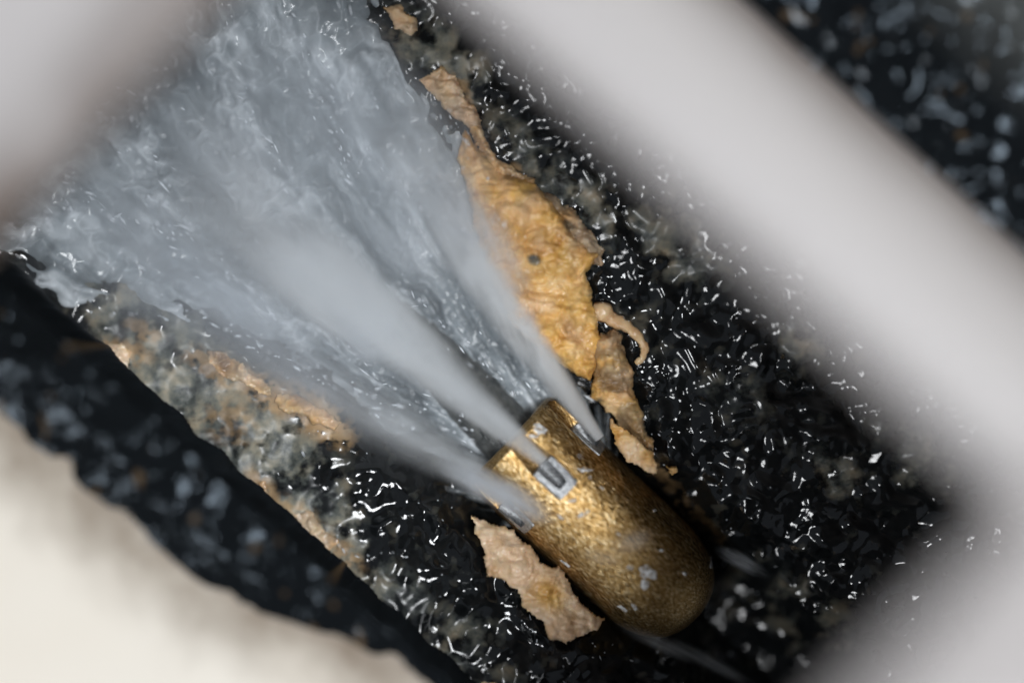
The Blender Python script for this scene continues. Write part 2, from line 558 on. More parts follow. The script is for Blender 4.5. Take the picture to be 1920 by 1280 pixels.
# ------------------------------------------------------------------ black crust on the floor, left and right of the opening
def crust(name, s0, s1, ns, nt, thick_fn, label):
    ss = np.linspace(s0, s1, ns); tt = np.linspace(-190, 190, nt)
    S, T = np.meshgrid(ss, tt, indexing='ij')
    x = P0X + T * DX + S * DY; y = P0Y - T * DY + S * DX
    ap = S * ZC / (ZC - GROUND); ta = T * ZC / (ZC - GROUND)
    th = thick_fn(ap, ta, x, y)
    on = sstep(0, 1.5, th)
    z = GROUND - 0.8 + th + on * ((1.1 if s0 < 0 else 2.4) * fbm(x / 13, y / 13, 2, 95) + 0.34 * domes(x / 2.3, y / 2.3, 14, 0.5, 0.44) + 0.12 * domes(x / 1.2, y / 1.2, 15, 0.4))
    up = z.copy()
    if s0 < 0:      # hang over the inner edge
        k = ap > -68.5
        z = np.where(ap > -67.5 + 1.2 * perlin(ta / 9, 0 * ta, 7), -30, z)
    keep = (th > 0.0)
    q = keep[:-1, :-1] & keep[1:, :-1] & keep[1:, 1:] & keep[:-1, 1:]
    V = np.stack([x, y, z + ZOFF], -1).reshape(-1, 3) * 0.001
    f = grid_faces(ns, nt, q)
    if (s1 - s0) > 0: pass
    tn = np.clip(0.25 * sstep(0.70, 0.9, fbm(x / 6, y / 6, 3, 97)) * np.ones_like(x), 0, 1)
    corner_shade = sstep(145, 175, ap) * 0.45  # far corner greyed: shade of the floor painted into the crust colour
    V, f, A = compact(V, f, {'tan': tn, 'silt_and_shade': corner_shade})
    o = mesh_np(name, V, f, CRUST, attrs=A)
    tag(o, label, kind='stuff')
    return o


def th_left(ap, ta, x, y):
    e = left_edge(ta) + 0.5 * fbm(x / 16, y / 16, 2, 96)
    lump = 4 * sstep(0, 18, ap - e)
    holes = sstep(-0.1, 0.25, fbm(x / 2.2, y / 2.2, 2, 99) + (ap - e) / 2.5)
    return np.where((ap - e > -3) & (holes > 0.3), 0.25 + lump, -1)


def th_right(ap, ta, x, y):
    e = 195 + 5 * fbm(x / 10, y / 10, 3, 93)
    return np.where(ap < e, 0.6 + 4 * sstep(0, 20, e - ap), -1)


crust('sludge_crust', -60, -112, 180, 1000, th_left, 'thick black sludge crust along the left rim of the opening, blurred')
crust('sludge_crust', 108, 185, 200, 900, th_right, 'black sludge crust behind the pale pipe wall at upper right, far corner painted grey as shaded floor')

# ------------------------------------------------------------------ pipe hood with the opening cut in it
def zl(t):
    return 118 + (t + 125) / 259 * 58


sec = [(124, 'f'), (123.5, .38), (121, .55), (115, .70), (106, .83), (97, .92), (88, .975), (80, 1.0), (74, 1.005),      # right wall up to the lip (index 8)
       (55, 1.05), (35, 1.08), (10, 1.10), (-15, 1.09), (-40, 1.05), (-65, .97), (-90, .82), (-108, .6), (-118, .4), (-122, 'f')]
tlist = list(np.linspace(-420, -125, 12)) + list(np.linspace(-125, 134, 40))[1:] + list(np.linspace(134, 420, 12))[1:]
tlist = np.array(tlist)
nS, nT = len(sec), len(tlist)
V = np.zeros((nS, nT, 3)); ST = np.zeros((nS, nT))
for i, (s, zf) in enumerate(sec):
    for j, t in enumerate(tlist):
        tc = min(max(t, -150), 170)
        z = GROUND - 6 if zf == 'f' else max(GROUND - 4, zl(tc) * zf)
        tt = t
        x, y = app(s, t, z)
        V[i, j] = W(x, y, z)
        e = 0.0
        if zf == 'f' or (not isinstance(zf, str) and zf < .72 and s > 0): e = 0.9 if zf in ('f', .38) else (0.7 if zf == .55 else 0.25)
        if -126 < t < 135 and i == 8: e = 0.35
        if i >= 8 and (abs(t + 125) < 2): e = 0.9
        if t >= 134: e = max(e, 0.24)  # both ends beyond the opening get an even darker tone
        elif t <= -125: e = max(e, 0.07)
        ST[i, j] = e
jw0 = int(np.argmin(np.abs(tlist + 125))); jw1 = int(np.argmin(np.abs(tlist - 134)))
mask = np.ones((nS - 1, nT - 1), bool)
mask[8:, jw0:jw1] = False
F = grid_faces(nS, nT, mask)
Vc, Fc, A = compact(V.reshape(-1, 3), F, {'stain_and_tone': ST})
root = bpy.data.objects.new('pipe', None); COL.objects.link(root)
cx, cy = app(0, 0, GROUND); root.location = W(cx, cy, GROUND)
tag(root, 'pale cream pipe with a rectangular opening cut through its wall, very blurred and near', 'pipe')
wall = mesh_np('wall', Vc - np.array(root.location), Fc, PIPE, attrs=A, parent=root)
md = wall.modifiers.new('thick', 'SOLIDIFY'); md.thickness = 0.007; md.offset = -1
md = wall.modifiers.new('round', 'BEVEL'); md.width = 0.0026; md.segments = 3; md.limit_method = 'ANGLE'; md.angle_limit = math.radians(50)
for p in wall.data.polygons: pass

# ------------------------------------------------------------------ water running in the channel
water_poly = [(700, -120), (760, 40), (800, 120), (880, 230), (925, 320), (955, 470), (1010, 570), (1095, 660), (1105, 760), (1150, 800), (1150, 900), (1000, 990),
              (960, 965), (880, 915), (800, 858), (740, 850), (640, 775), (560, 715), (400, 655), (240, 590), (130, 620), (40, 545), (-40, 470), (-60, 250), (200, -200)]
gx = np.arange(-70, 1160, 2.6); gy = np.arange(-180, 1000, 2.6)
GX, GY = np.meshgrid(gx, gy, indexing='ij')
x, y = at(GX, GY, -4)
# flow direction fans out from the nozzle
OX, OY = 1150.0, 960.0
rad = np.hypot(GX - OX, GY - OY); th = np.arctan2(GY - OY, GX - OX) % (2 * math.pi)
fl_u = rad / 100.0; fl_v = th * 11.0
warp = fbm(GX / 130, GY / 130, 3, 110)
strk = fbm(fl_u * 0.38 + 0.3 * warp, fl_v * 1.25 + 0.6 * warp, 3, 111, 0.5)
strk2 = fbm(fl_u * 0.9 + warp, fl_v * 4.2 + 0.5 * warp, 3, 121, 0.5)
bands = [[(415, -20), (440, 130), (470, 220), (530, 330), (560, 430)], [(500, -10), (560, 90), (640, 150), (700, 200)], [(250, 180), (280, 290), (322, 335)], [(700, 110), (790, 190), (880, 262)],
         [(285, 375), (345, 432)], [(370, 490), (470, 540), (560, 625)], [(35, 440), (110, 405), (150, 380)], [(60, 520), (170, 570), (260, 600)], [(690, 280), (770, 370), (800, 460)], [(735, 545), (820, 600), (885, 640)],
         [(560, 690), (680, 740), (760, 800)], [(600, 610), (660, 680), (760, 740)], [(880, 320), (930, 400), (950, 440)], [(590, 170), (640, 260), (650, 330)], [(130, 340), (200, 400), (330, 440)],
         [(860, 660), (930, 690), (1000, 740)], [(800, 740), (870, 800), (900, 850)], [(300, 560), (420, 610), (520, 680)]]


def band_dist(px, py):
    d = np.full(px.shape, 1e9)
    for b in bands:
        for (ax, ay), (bx, by) in zip(b, b[1:]):
            ex, ey = bx - ax, by - ay
            t = np.clip(((px - ax) * ex + (py - ay) * ey) / (ex * ex + ey * ey), 0, 1)
            d = np.minimum(d, np.hypot(px - ax - t * ex, py - ay - t * ey))
    return d


bd = band_dist(GX + 22 * fbm(GX / 50, GY / 50, 3, 115), GY + 22 * fbm(GX / 50, GY / 50, 3, 116))
lace = np.abs(fbm(fl_u * 0.8 + 1.1 * warp, fl_v * 1.5 + 0.9 * warp, 3, 131, 0.5))
lace2 = np.abs(fbm(fl_u * 1.8 + 1.1 * warp, fl_v * 2.8 + 0.9 * warp, 3, 141, 0.55))
bz = bed(x, y)
near = np.interp(rad, [100, 420, 900], [0.12, 0.42, 0.70])
s_, t_ = to_st(x, y)
wz = np.maximum(bz * 0.25 - 5.0, -9) + near * (2.2 * strk + 0.30 * strk2 + 1.0 * np.exp(-(lace / 0.18) ** 2) + 0.35 * np.exp(-(lace2 / 0.2) ** 2) + 1.6 * np.exp(-(bd / 22) ** 2) * (0.5 + strk2)) + 0.25 * fbm(GX / 12, GY / 12, 3, 151)
dist = poly_dist(GX, GY, water_poly)
cover = sstep(-25, 80, dist + 34 * strk + 14 * strk2 + 6 * fbm(GX / 16, GY / 16, 2, 161))
leftthin = blobs(GX, GY, [(360, 660, 200, 45, 35, .9), (600, 770, 190, 45, 38, .8)], .7)
cover = cover * (1 - 0.55 * leftthin * sstep(-0.4, 0.5, strk2))
cover0 = cover
cover = cover * (1 - 0.4 * (1 - sstep(-20, 130, GX)))
dark_gaps = blobs(GX, GY, [(745, 735, 130, 34, 34, 1), (660, 660, 70, 26, 30, .8), (860, 625, 190, 36, 43, .9), (330, 95, 130, 50, 130, .7), (330, 330, 90, 40, 40, .6), (560, 560, 120, 26, 38, .7), (620, 260, 110, 40, 60, .5), (430, 480, 90, 24, 36, .5)], 0.7)  # darker, less foamy patches in the gaps of the water
foam = np.clip(0.40 - 0.36 * dark_gaps + 0.32 * strk + 0.10 * strk2 + 0.20 * np.exp(-(lace / 0.07) ** 2) + 0.10 * np.exp(-(lace2 / 0.06) ** 2) + 0.34 * np.exp(-(bd / 24) ** 2) * (0.6 + 0.9 * strk2), 0, 1)
wz = np.maximum(wz, bz + 0.4 - 1.6 * (1 - cover0))
ok = cover > 0.01
q = ok[:-1, :-1] & ok[1:, :-1] & ok[1:, 1:] & ok[:-1, 1:]
V = np.stack([x, y, wz + ZOFF], -1).reshape(-1, 3) * 0.001
f = grid_faces(len(gx), len(gy), q)[:, ::-1]
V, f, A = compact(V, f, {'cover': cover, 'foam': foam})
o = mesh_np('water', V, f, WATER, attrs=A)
tag(o, 'grey foaming water rushing up the pipe away from the nozzle', kind='structure')

# ------------------------------------------------------------------ brass nozzle
NA = math.radians(43.5)
nx, ny = at(1131, 990, -8)
nozzle = bpy.data.objects.new('jetting_nozzle', None); COL.objects.link(nozzle)
nozzle.location = W(nx, ny, -8)
nozzle.rotation_euler = (0, 0, -NA)
tag(nozzle, 'rounded brass jetting nozzle with grey steel inserts in its rear slots, lying in sludge', 'nozzle')


def lathe_mesh(name, prof, seg=96):
    bm = bmesh.new()
    rings = []
    for (px_, r) in prof:
        if r < 1e-6:
            rings.append([bm.verts.new((px_, 0, 0))])
        else:
            rings.append([bm.verts.new((px_, r * math.cos(2 * math.pi * k / seg), r * math.sin(2 * math.pi * k / seg))) for k in range(seg)])
    for a, b in zip(rings, rings[1:]):
        for k in range(seg):
            k2 = (k + 1) % seg
            if len(a) == 1: bm.faces.new((a[0], b[k], b[k2]))
            elif len(b) == 1: bm.faces.new((a[k], b[0], a[k2]))
            else: bm.faces.new((a[k], b[k], b[k2], a[k2]))
    bmesh.ops.recalc_face_normals(bm, faces=bm.faces)
    me = bpy.data.meshes.new(name); bm.to_mesh(me); bm.free()
    return me


mm = 0.001
RB = 17.2 * mm
prof = [(-30 * mm, 0), (-30 * mm, 9 * mm), (-35.5 * mm, 9.6 * mm), (-36.5 * mm, 10.6 * mm), (-36.5 * mm, 15.2 * mm), (-35.6 * mm, 16.4 * mm)]
prof += [(v * mm, RB) for v in (-34.5, -30, -24, -18, -10, -2, 6, 12)]
for k in range(1, 18):
    a = k / 17 * math.pi / 2
    e = 2 / 2.5
    prof.append((12 * mm + 23.5 * mm * math.sin(a) ** e, max(0.0, RB * math.cos(a) ** e) if k < 17 else 0.0))
body_me = lathe_mesh('body', prof)
envelope = lathe_mesh('envelope', [(a, b * 1.012 if b > 16 * mm else b) for a, b in prof if not (a < -29 * mm and b < 9.5 * mm and b > 0)])
SLOT = math.radians(14)


def tube_mesh(r_out, r_in, length, seg=48):
    bm = bmesh.new()

    def ring(r, xx): return [bm.verts.new((xx, r * math.cos(2 * math.pi * k / seg), r * math.sin(2 * math.pi * k / seg))) for k in range(seg)]
    o0, o1 = ring(r_out, 0), ring(r_out, -length)
    if r_in:
        i0, i1 = ring(r_in, -2.0 * mm), ring(r_in, -length)
        bm.faces.new(i0)
    bm.faces.new(o0)
    for k in range(seg):
        j = (k + 1) % seg
        bm.faces.new((o0[k], o0[j], o1[j], o1[k]))
        if r_in:
            bm.faces.new((i0[k], i1[k], i1[j], i0[j])); bm.faces.new((o1[k], o1[j], i1[j], i1[k]))
    if not r_in:
        bm.faces.new(o1[::-1])
    bmesh.ops.recalc_face_normals(bm, faces=bm.faces)
    me = bpy.data.meshes.new('tube'); bm.to_mesh(me); bm.free()
    return me


def slot_matrix(phi, x0, r0_):
    # local -X of the tube leaves backwards and outwards
    m_ = Matrix.Rotation(-phi, 4, 'X') @ Matrix.Translation((x0 * mm, 0, r0_ * mm)) @ Matrix.Rotation(SLOT, 4, 'Y')
    return m_


PH = [math.radians(p) for p in (6, 66, -54, 126, -114, 186)]


def boolean(base_me, cutters, op):
    b = bpy.data.objects.new('tmp_base', base_me); COL.objects.link(b)
    tmp = [b]
    for me, mt in cutters:
        c_ = bpy.data.objects.new('tmp_cut', me); COL.objects.link(c_); c_.matrix_world = mt; tmp.append(c_)
        md = b.modifiers.new('b', 'BOOLEAN'); md.operation = op; md.object = c_; md.solver = 'EXACT'
    bpy.context.view_layer.update()
    dg = bpy.context.evaluated_depsgraph_get()
    out = bpy.data.meshes.new_from_object(b.evaluated_get(dg))
    for t_o in tmp: bpy.data.objects.remove(t_o)
    return out


cut = tube_mesh(3.85 * mm, 0, 40 * mm)
body2 = boolean(body_me, [(cut, slot_matrix(p, -16.0, 15.3)) for p in PH], 'DIFFERENCE')
body2.name = 'body'
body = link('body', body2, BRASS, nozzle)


def smooth_by_angle(me, deg=35):
    bm = bmesh.new(); bm.from_mesh(me)
    for f_ in bm.faces: f_.smooth = True
    lim = math.radians(deg)
    for e in bm.edges:
        e.smooth = not (len(e.link_faces) == 2 and e.calc_face_angle(0) > lim)
    bm.to_mesh(me); bm.free()


smooth_by_angle(body2)
ins = tube_mesh(3.6 * mm, 2.1 * mm, 9.5 * mm)
for p in PH[:3]:
    mt = slot_matrix(p, -16.1, 15.3)
    me = ins.copy(); me.transform(mt)
    me2 = boolean(me, [(envelope, Matrix.Identity(4))], 'INTERSECT')
    smooth_by_angle(me2)
    me2.name = 'insert'
    link('insert', me2, STEEL, nozzle)

# hose behind the nozzle (screwed into it)
bm = bmesh.new()
segs, nr = 20, 60
rings = []
for k in range(nr):
    u = k / (nr - 1)
    xx = -31 * mm - u * 170 * mm
    yy = (3 * math.sin(u * 3.0)) * mm
    zz = (-1.5 - 20 * u) * mm
    r = 8.8 * mm * (1 + 0.02 * math.sin(k * 2.2))
    rings.append([bm.verts.new((xx, yy + r * math.cos(2 * math.pi * q_ / segs), zz + r * math.sin(2 * math.pi * q_ / segs))) for q_ in range(segs)])
for a, b in zip(rings, rings[1:]):
    for q_ in range(segs):
        bm.faces.new((a[q_], a[(q_ + 1) % segs], b[(q_ + 1) % segs], b[q_])).smooth = True
me = bpy.data.meshes.new('hose'); bm.to_mesh(me); bm.free()
link('hose', me, RUBBER, nozzle)


# ------------------------------------------------------------------ grease deposits
def lump(name, poly, height, edge_w, pale, dirty, label, group=None, lift=0.0, step=2.1, spot=None, rough=1.0, seed=0, cat='grease', curl=0.0):
    p = np.array(poly, float)
    x0, y0 = p.min(0) - 14; x1, y1 = p.max(0) + 14
    gx = np.arange(x0, x1, step); gy = np.arange(y0, y1, step)
    GX, GY = np.meshgrid(gx, gy, indexing='ij')
    wx = GX + 6 * fbm(GX / 34, GY / 34, 3, seed + 200, 0.5) + 1.6 * fbm(GX / 6, GY / 6, 2, seed + 205); wy = GY + 6 * fbm(GX / 34, GY / 34, 3, seed + 210, 0.5) + 1.6 * fbm(GX / 6, GY / 6, 2, seed + 215)
    d = poly_dist(wx, wy, poly)
    X_, Y_ = at(GX, GY, 0)
    bz = np.interp(to_st(X_, Y_)[0], _ps, _pz) * 0.0 + bed(X_, Y_)
    ok = d > 0
    t = np.clip(d / edge_w, 0, 1)
    pr = np.sqrt(np.clip(1 - (1 - t) ** 2, 0, 1))
    folds = 1 - np.abs(fbm(GX / 55 + 0.4 * perlin(GX / 40, GY / 40, 3), GY / 34, 4, seed + 220, 0.55))
    wor = worley((GX + 8 * perlin(GX / 15, GY / 15, 5)) / 26, (GY + 8 * perlin(GX / 15, GY / 15, 6)) / 20, seed + 1)
    zz = bz * 0.55 + lift + pr * (height + (2.6 * fbm(GX / 85, GY / 85, 2, seed + 270) if height > 4 else 0) + rough * (1.5 * (folds - 0.75) + 2.3 * domes((GX + 8 * perlin(GX / 15, GY / 15, 5)) / 30, GY / 26, seed + 1, 0.75, 0.6) + 0.7 * domes(GX / 13, GY / 12, seed + 2, 0.6, 0.5) + 0.25 * fbm(GX / 9, GY / 9, 2, seed + 230)))
    if curl:
        zz = zz + curl * (1 - t) ** 2
    zz = np.maximum(zz, bz + 0.3 * pr)
    zb = bz - 2.0 if lift == 0 else zz - 1.6
    n_ = GX.size
    top = np.stack([X_, Y_, zz + ZOFF], -1).reshape(-1, 3)
    bot = np.stack([X_, Y_, zb + ZOFF], -1).reshape(-1, 3)
    q = ok[:-1, :-1] & ok[1:, :-1] & ok[1:, 1:] & ok[:-1, 1:]
    ft = grid_faces(len(gx), len(gy), q)[:, ::-1]
    fb = ft[:, ::-1] + n_
    # side walls on border edges
    ed = np.concatenate([ft[:, [0, 1]], ft[:, [1, 2]], ft[:, [2, 3]], ft[:, [3, 0]]])
    key = np.sort(ed, 1); kk = key[:, 0].astype(np.int64) * n_ + key[:, 1]
    _, inv, cnt = np.unique(kk, return_inverse=True, return_counts=True)
    be = ed[cnt[inv] == 1]
    side = np.stack([be[:, 1], be[:, 0], be[:, 0] + n_, be[:, 1] + n_], 1)
    V = np.concatenate([top, bot]) * 0.001
    F = np.concatenate([ft, fb, side])
    pn = np.clip(pale + 0.55 * fbm(GX / 60, GY / 60, 3, seed + 240), 0, 1)
    if spot: pn = pn * (1 - blobs(GX, GY, [spot], 0.7))
    dn = np.clip(dirty * sstep(-0.45, 0.2, fbm(GX / 45, GY / 45, 4, seed + 250) + dirty - 0.55) + 0.5 * (1 - sstep(0, 7, d)) * sstep(-.1, .3, fbm(GX / 25, GY / 25, 3, seed + 260)), 0, 1)
    dn = np.maximum(dn, 1.0 * blobs(GX, GY, [(1001, 490, 13, 10, 20, 1), (1118, 545, 12, 8, 50, .8), (1065, 425, 14, 8, 40, .8)], .4))  # dark of small pits painted into the grease colour
    V, F, A = compact(V, F, {'pale': np.concatenate([pn.ravel(), pn.ravel()]), 'dirty': np.concatenate([dn.ravel(), dn.ravel()])})
    o = mesh_np(name, V, F, GREASE, attrs=A)
    return tag(o, label, cat, group)


G = 'grease deposits stuck in the pipe'
lump('grease_deposit', [(868, 245), (900, 285), (940, 318), (1000, 345), (1050, 395), (1075, 450), (1128, 478), (1102, 515), (1115, 580), (1130, 640), (1110, 720), (1060, 690),
                        (960, 610), (905, 490), (880, 390), (855, 300)], 6.0, 26, 0.12, 0.22, 'long orange wrinkled grease bank along the right side of the spray', G, seed=1)
lump('grease_deposit', [(1000, 345), (1045, 370), (1100, 420), (1132, 470), (1125, 505), (1090, 480), (1060, 430), (1010, 380)], 3.0, 22, 0.9, 0.55,
     'greyish pale grease rim above the orange bank next to black sludge', G, seed=2)
lump('grease_deposit', [(1105, 630), (1150, 612), (1180, 660), (1192, 730), (1220, 810), (1232, 850), (1190, 830), (1150, 780), (1105, 745), (1115, 700)], 5.0, 26, 0.35, 0.62,
     'grey and tan mottled grease ridge between orange bank and nozzle', G, seed=3)
lump('grease_flake', [(1138, 785), (1165, 790), (1195, 825), (1225, 850), (1233, 892), (1205, 880), (1172, 865), (1150, 830)], 2.0, 12, 0.45, 0.05,
     'orange peeled grease flake leaning on the right shoulder of the nozzle', G, lift=5.0, seed=4, curl=1.0)
lump('grease_flake', [(878, 958), (905, 975), (950, 988), (1000, 1025), (1012, 1055), (1048, 1058), (1072, 1095), (1090, 1130), (1132, 1160), (1125, 1182), (1082, 1190), (1060, 1204),
                      (1025, 1190), (1015, 1160), (978, 1135), (965, 1098), (940, 1085), (915, 1078), (903, 1035)], 2.2, 15, 1.0, 0.0,
     'torn peach coloured grease flake lying left of the nozzle', G, lift=2.2, seed=5, curl=0.4, rough=0.6, spot=(1030, 1110, 34, 24, 50, 1))
lump('grease_flake', [(785, 150), (830, 128), (862, 160), (890, 205), (905, 240), (880, 245), (845, 215), (808, 182)], 2.6, 12, 0.7, 0.35,
     'small tan grease strip at the upper right edge of the spray', G, seed=6)
lump('grease_flake', [(725, 20), (752, 12), (780, 40), (792, 62), (765, 72), (742, 58)], 2.4, 10, 0.8, 0.1,
     'tiny beige grease dab at the top edge beside the spray', G, seed=7)
lump('grease_flake', [(1250, 880), (1262, 872), (1272, 884), (1262, 893)], 1.6, 6, 0.1, 0.1, 'tiny orange grease crumb on black sludge right of the nozzle', G, seed=8)
lump('grease_flake', [(880, 1290), (905, 1268), (945, 1272), (960, 1300), (920, 1320)], 2.0, 12, 0.9, 0.2, 'pale grease dab cut by the bottom edge of the photo', G, seed=9)
lump('grease_deposit', [(520, 735), (560, 740), (610, 765), (640, 795), (632, 808), (590, 790), (545, 775), (515, 752)], 2.2, 14, 0.55, 0.25,
     'orange tan grease ridge at the left edge of the spray', G, seed=10)
lump('grease_deposit', [(540, 965), (580, 950), (612, 980), (608, 1020), (575, 1030), (545, 1005)], 2.4, 16, 0.95, 0.5,
     'pale mottled grease knob on the left bank', G, seed=11)
lump('grease_deposit', [(470, 905), (500, 900), (512, 930), (500, 965), (478, 950)], 1.8, 12, 0.8, 0.3, 'narrow peach grease smear on the left bank near the black rim', G, seed=12)

lump('grease_deposit', [(872, 212), (896, 232), (925, 285), (962, 318), (1005, 340), (1000, 356), (955, 345), (915, 318), (885, 265)], 2.6, 12, 0.7, 0.4, 'thin pale crust joining the small tan strip to the orange bank', G, seed=16)
lump('grease_deposit', [(385, 650), (430, 665), (480, 700), (520, 722), (512, 742), (460, 725), (405, 690)], 1.6, 12, 0.7, 0.45, 'low tan grease streak half drowned at the lower left edge of the water', G, seed=13)
lump('grease_deposit', [(185, 650), (235, 640), (262, 660), (245, 690), (205, 690)], 1.8, 14, 0.9, 0.45, 'pale grease patch at the far left end of the left bank', G, seed=14)
lump('grease_deposit', [(560, 965), (610, 985), (640, 1010), (620, 1030), (580, 1010)], 1.8, 14, 0.9, 0.6, 'dirty pale grease smear right of the mottled knob on the left bank', G, seed=15)


# thin curled strip beside the ridge
def tube_path(pts, radii, seg=8):
    bm = bmesh.new(); rings = []
    P = [Vector(p) for p in pts]
    for i, p in enumerate(P):
        d = (P[min(i + 1, len(P) - 1)] - P[max(i - 1, 0)]).normalized()
        a = d.cross(Vector((0, 0, 1))).normalized(); b = a.cross(d)
        rings.append([bm.verts.new(p + radii[i] * (a * math.cos(2 * math.pi * k / seg) + b * 0.7 * math.sin(2 * math.pi * k / seg))) for k in range(seg)])
    for a, b in zip(rings, rings[1:]):
        for k in range(seg):
            bm.faces.new((a[k], a[(k + 1) % seg], b[(k + 1) % seg], b[k])).smooth = True
    bm.faces.new(rings[0]); bm.faces.new(rings[-1][::-1])
    bmesh.ops.recalc_face_normals(bm, faces=bm.faces)
    me = bpy.data.meshes.new('strip'); bm.to_mesh(me); bm.free()
    return me


ctrl = [(1112, 588, 2.2), (1128, 580, 2.8), (1150, 598, 2.3), (1178, 612, 1.6), (1200, 632, 1.2), (1212, 652, 1.1), (1208, 672, 1.0), (1190, 685, .8)]
pts, rr = [], []
for i in range(len(ctrl) - 1):
    for k in range(4):
        u = k / 4
        p = [ctrl[i][j] * (1 - u) + ctrl[i + 1][j] * u for j in range(3)]
        xx, yy = at(p[0], p[1], 6)
        zz = float(bed(np.array([xx]), np.array([yy]))[0]) + 1.6
        pts.append(W(xx, yy, zz)); rr.append(p[2] * mm * (1 + 0.18 * math.sin(i * 5 + k * 2.1)))
me = tube_path(pts, rr)
for nm, v_ in (('pale', 0.6), ('dirty', 0.15)):
    a = me.attributes.new(nm, 'FLOAT', 'POINT'); a.data.foreach_set('value', np.full(len(me.vertices), v_, np.float32))
o = link('grease_strip', me, GREASE)
tag(o, 'thin curled tan grease sliver hooking onto the black sludge', 'grease', G)


# ------------------------------------------------------------------ water jets
def jet(px, py, z, dpx, dpy, rise, length, r0_, k, dens, seed, label, **kw):
    x, y = at(px, py, z)
    d = Vector((dpx, -dpy, 0)).normalized()
    d = (d + Vector((0, 0, rise))).normalized()
    bm = bmesh.new(); seg = 24; rings = []
    for i in range(14):
        xx = length * (i / 13)
        r = (r0_ + k * xx) * (1.02 if i < 2 else 1.18)
        rings.append([bm.verts.new((xx * mm, r * mm * math.cos(2 * math.pi * q / seg), r * mm * math.sin(2 * math.pi * q / seg))) for q in range(seg)])
    for a, b in zip(rings, rings[1:]):
        for q in range(seg):
            bm.faces.new((a[q], b[q], b[(q + 1) % seg], a[(q + 1) % seg]))
    bm.faces.new(rings[0]); bm.faces.new(rings[-1][::-1])
    bmesh.ops.recalc_face_normals(bm, faces=bm.faces)
    me = bpy.data.meshes.new('water_jet'); bm.to_mesh(me); bm.free()
    o = link('water_jet', me, spray_mat('spray', r0_ * mm, k, dens, length * mm, seed, **kw))
    o.location = W(x, y, z)
    o.rotation_euler = d.to_track_quat('X', 'Z').to_euler()
    tag(o, label, 'water jet', 'water jets shooting back from the nozzle')
    return o


jet(1030, 874, 6, -575, -505, 0.20, 135, 1.9, 0.155, 3.9, 1, 'broad white water jet from the middle insert on top of the nozzle')
jet(1124, 822, 1, -205, -285, 0.10, 115, 1.8, 0.14, 3.7, 2, 'narrower white water jet from the right insert beside orange grease')
jet(1000, 950, 0, -460, -265, 0.06, 85, 4.0, 0.16, 1.3, 3, 'low thin grey water jet from the left side of the nozzle')

# loose mist over the channel
def mist(px, py, z, size, ang, dens, seed, label='pale mist drifting over the rushing water'):
    bm = bmesh.new()
    bmesh.ops.create_icosphere(bm, subdivisions=3, radius=1.0)
    me = bpy.data.meshes.new('mist'); bm.to_mesh(me); bm.free()
    m = M('mist_air'); m.nt.nodes.remove(m.b)
    co = m.coord()
    ln = m.n('ShaderNodeVectorMath', operation='LENGTH'); m.l(co, ln.inputs[0])
    q = ln.outputs['Value']
    mp = m.n('ShaderNodeMapping'); mp.inputs['Scale'].default_value = (1.3, 2.6, 1.5); mp.inputs['Location'].default_value = (seed * 2.2, seed, 0)
    m.l(co, mp.inputs['Vector'])
    ns = m.noise(1.3, 4, 0.6, mp.outputs[0], 0.6)
    f = m.math('SUBTRACT', 1.0, m.math('MULTIPLY', q, q), clamp=True)
    f = m.math('MULTIPLY', m.math('POWER', f, 2.0), m.math('MULTIPLY_ADD', ns, 4.0, -1.3, clamp=False))
    f = m.math('MAXIMUM', f, 0.0)
    v = m.n('ShaderNodeVolumePrincipled'); v.inputs['Color'].default_value = (0.92, 0.955, 0.995, 1)
    m.l(m.math('MULTIPLY', f, dens), v.inputs['Density'])
    m.l(v.outputs[0], m.out.inputs['Volume'])
    o = link('mist', me, m.m)
    x, y = at(px, py, z)
    o.location = W(x, y, z)
    o.scale = tuple(q * mm for q in size)
    o.rotation_euler = (0, 0, -math.radians(ang))
    tag(o, label, kind='stuff')


for (px_, py_, z, sz, an, dn, sd) in [(690, 630, 14, (13, 9, 8), 20, 190, 21), (600, 520, 20, (26, 13, 10), 40, 75, 22), (470, 320, 24, (34, 13, 10), 42, 55, 23),
                                      (860, 400, 12, (24, 9, 8), 58, 75, 24), (440, 560, 8, (24, 11, 8), 38, 60, 25), (760, 470, 14, (18, 9, 8), 45, 60, 26),
                                      (820, 240, 14, (26, 12, 9), 52, 45, 27), (560, 720, 6, (28, 9, 7), 33, 60, 28), (250, 430, 12, (30, 12, 9), 38, 40, 29)]:
    mist(px_, py_, z, sz, an, dn, sd)
mist(480, 400, 8, (95, 50, 14), 42, 44, 1)
mist(260, 520, 5, (70, 30, 12), 34, 56, 2)
mist(760, 300, 7, (60, 28, 12), 52, 42, 3)
mist(560, 690, 3, (50, 14, 9), 34, 50, 31)
mist(560, 120, 7, (50, 34, 12), 48, 36, 32)


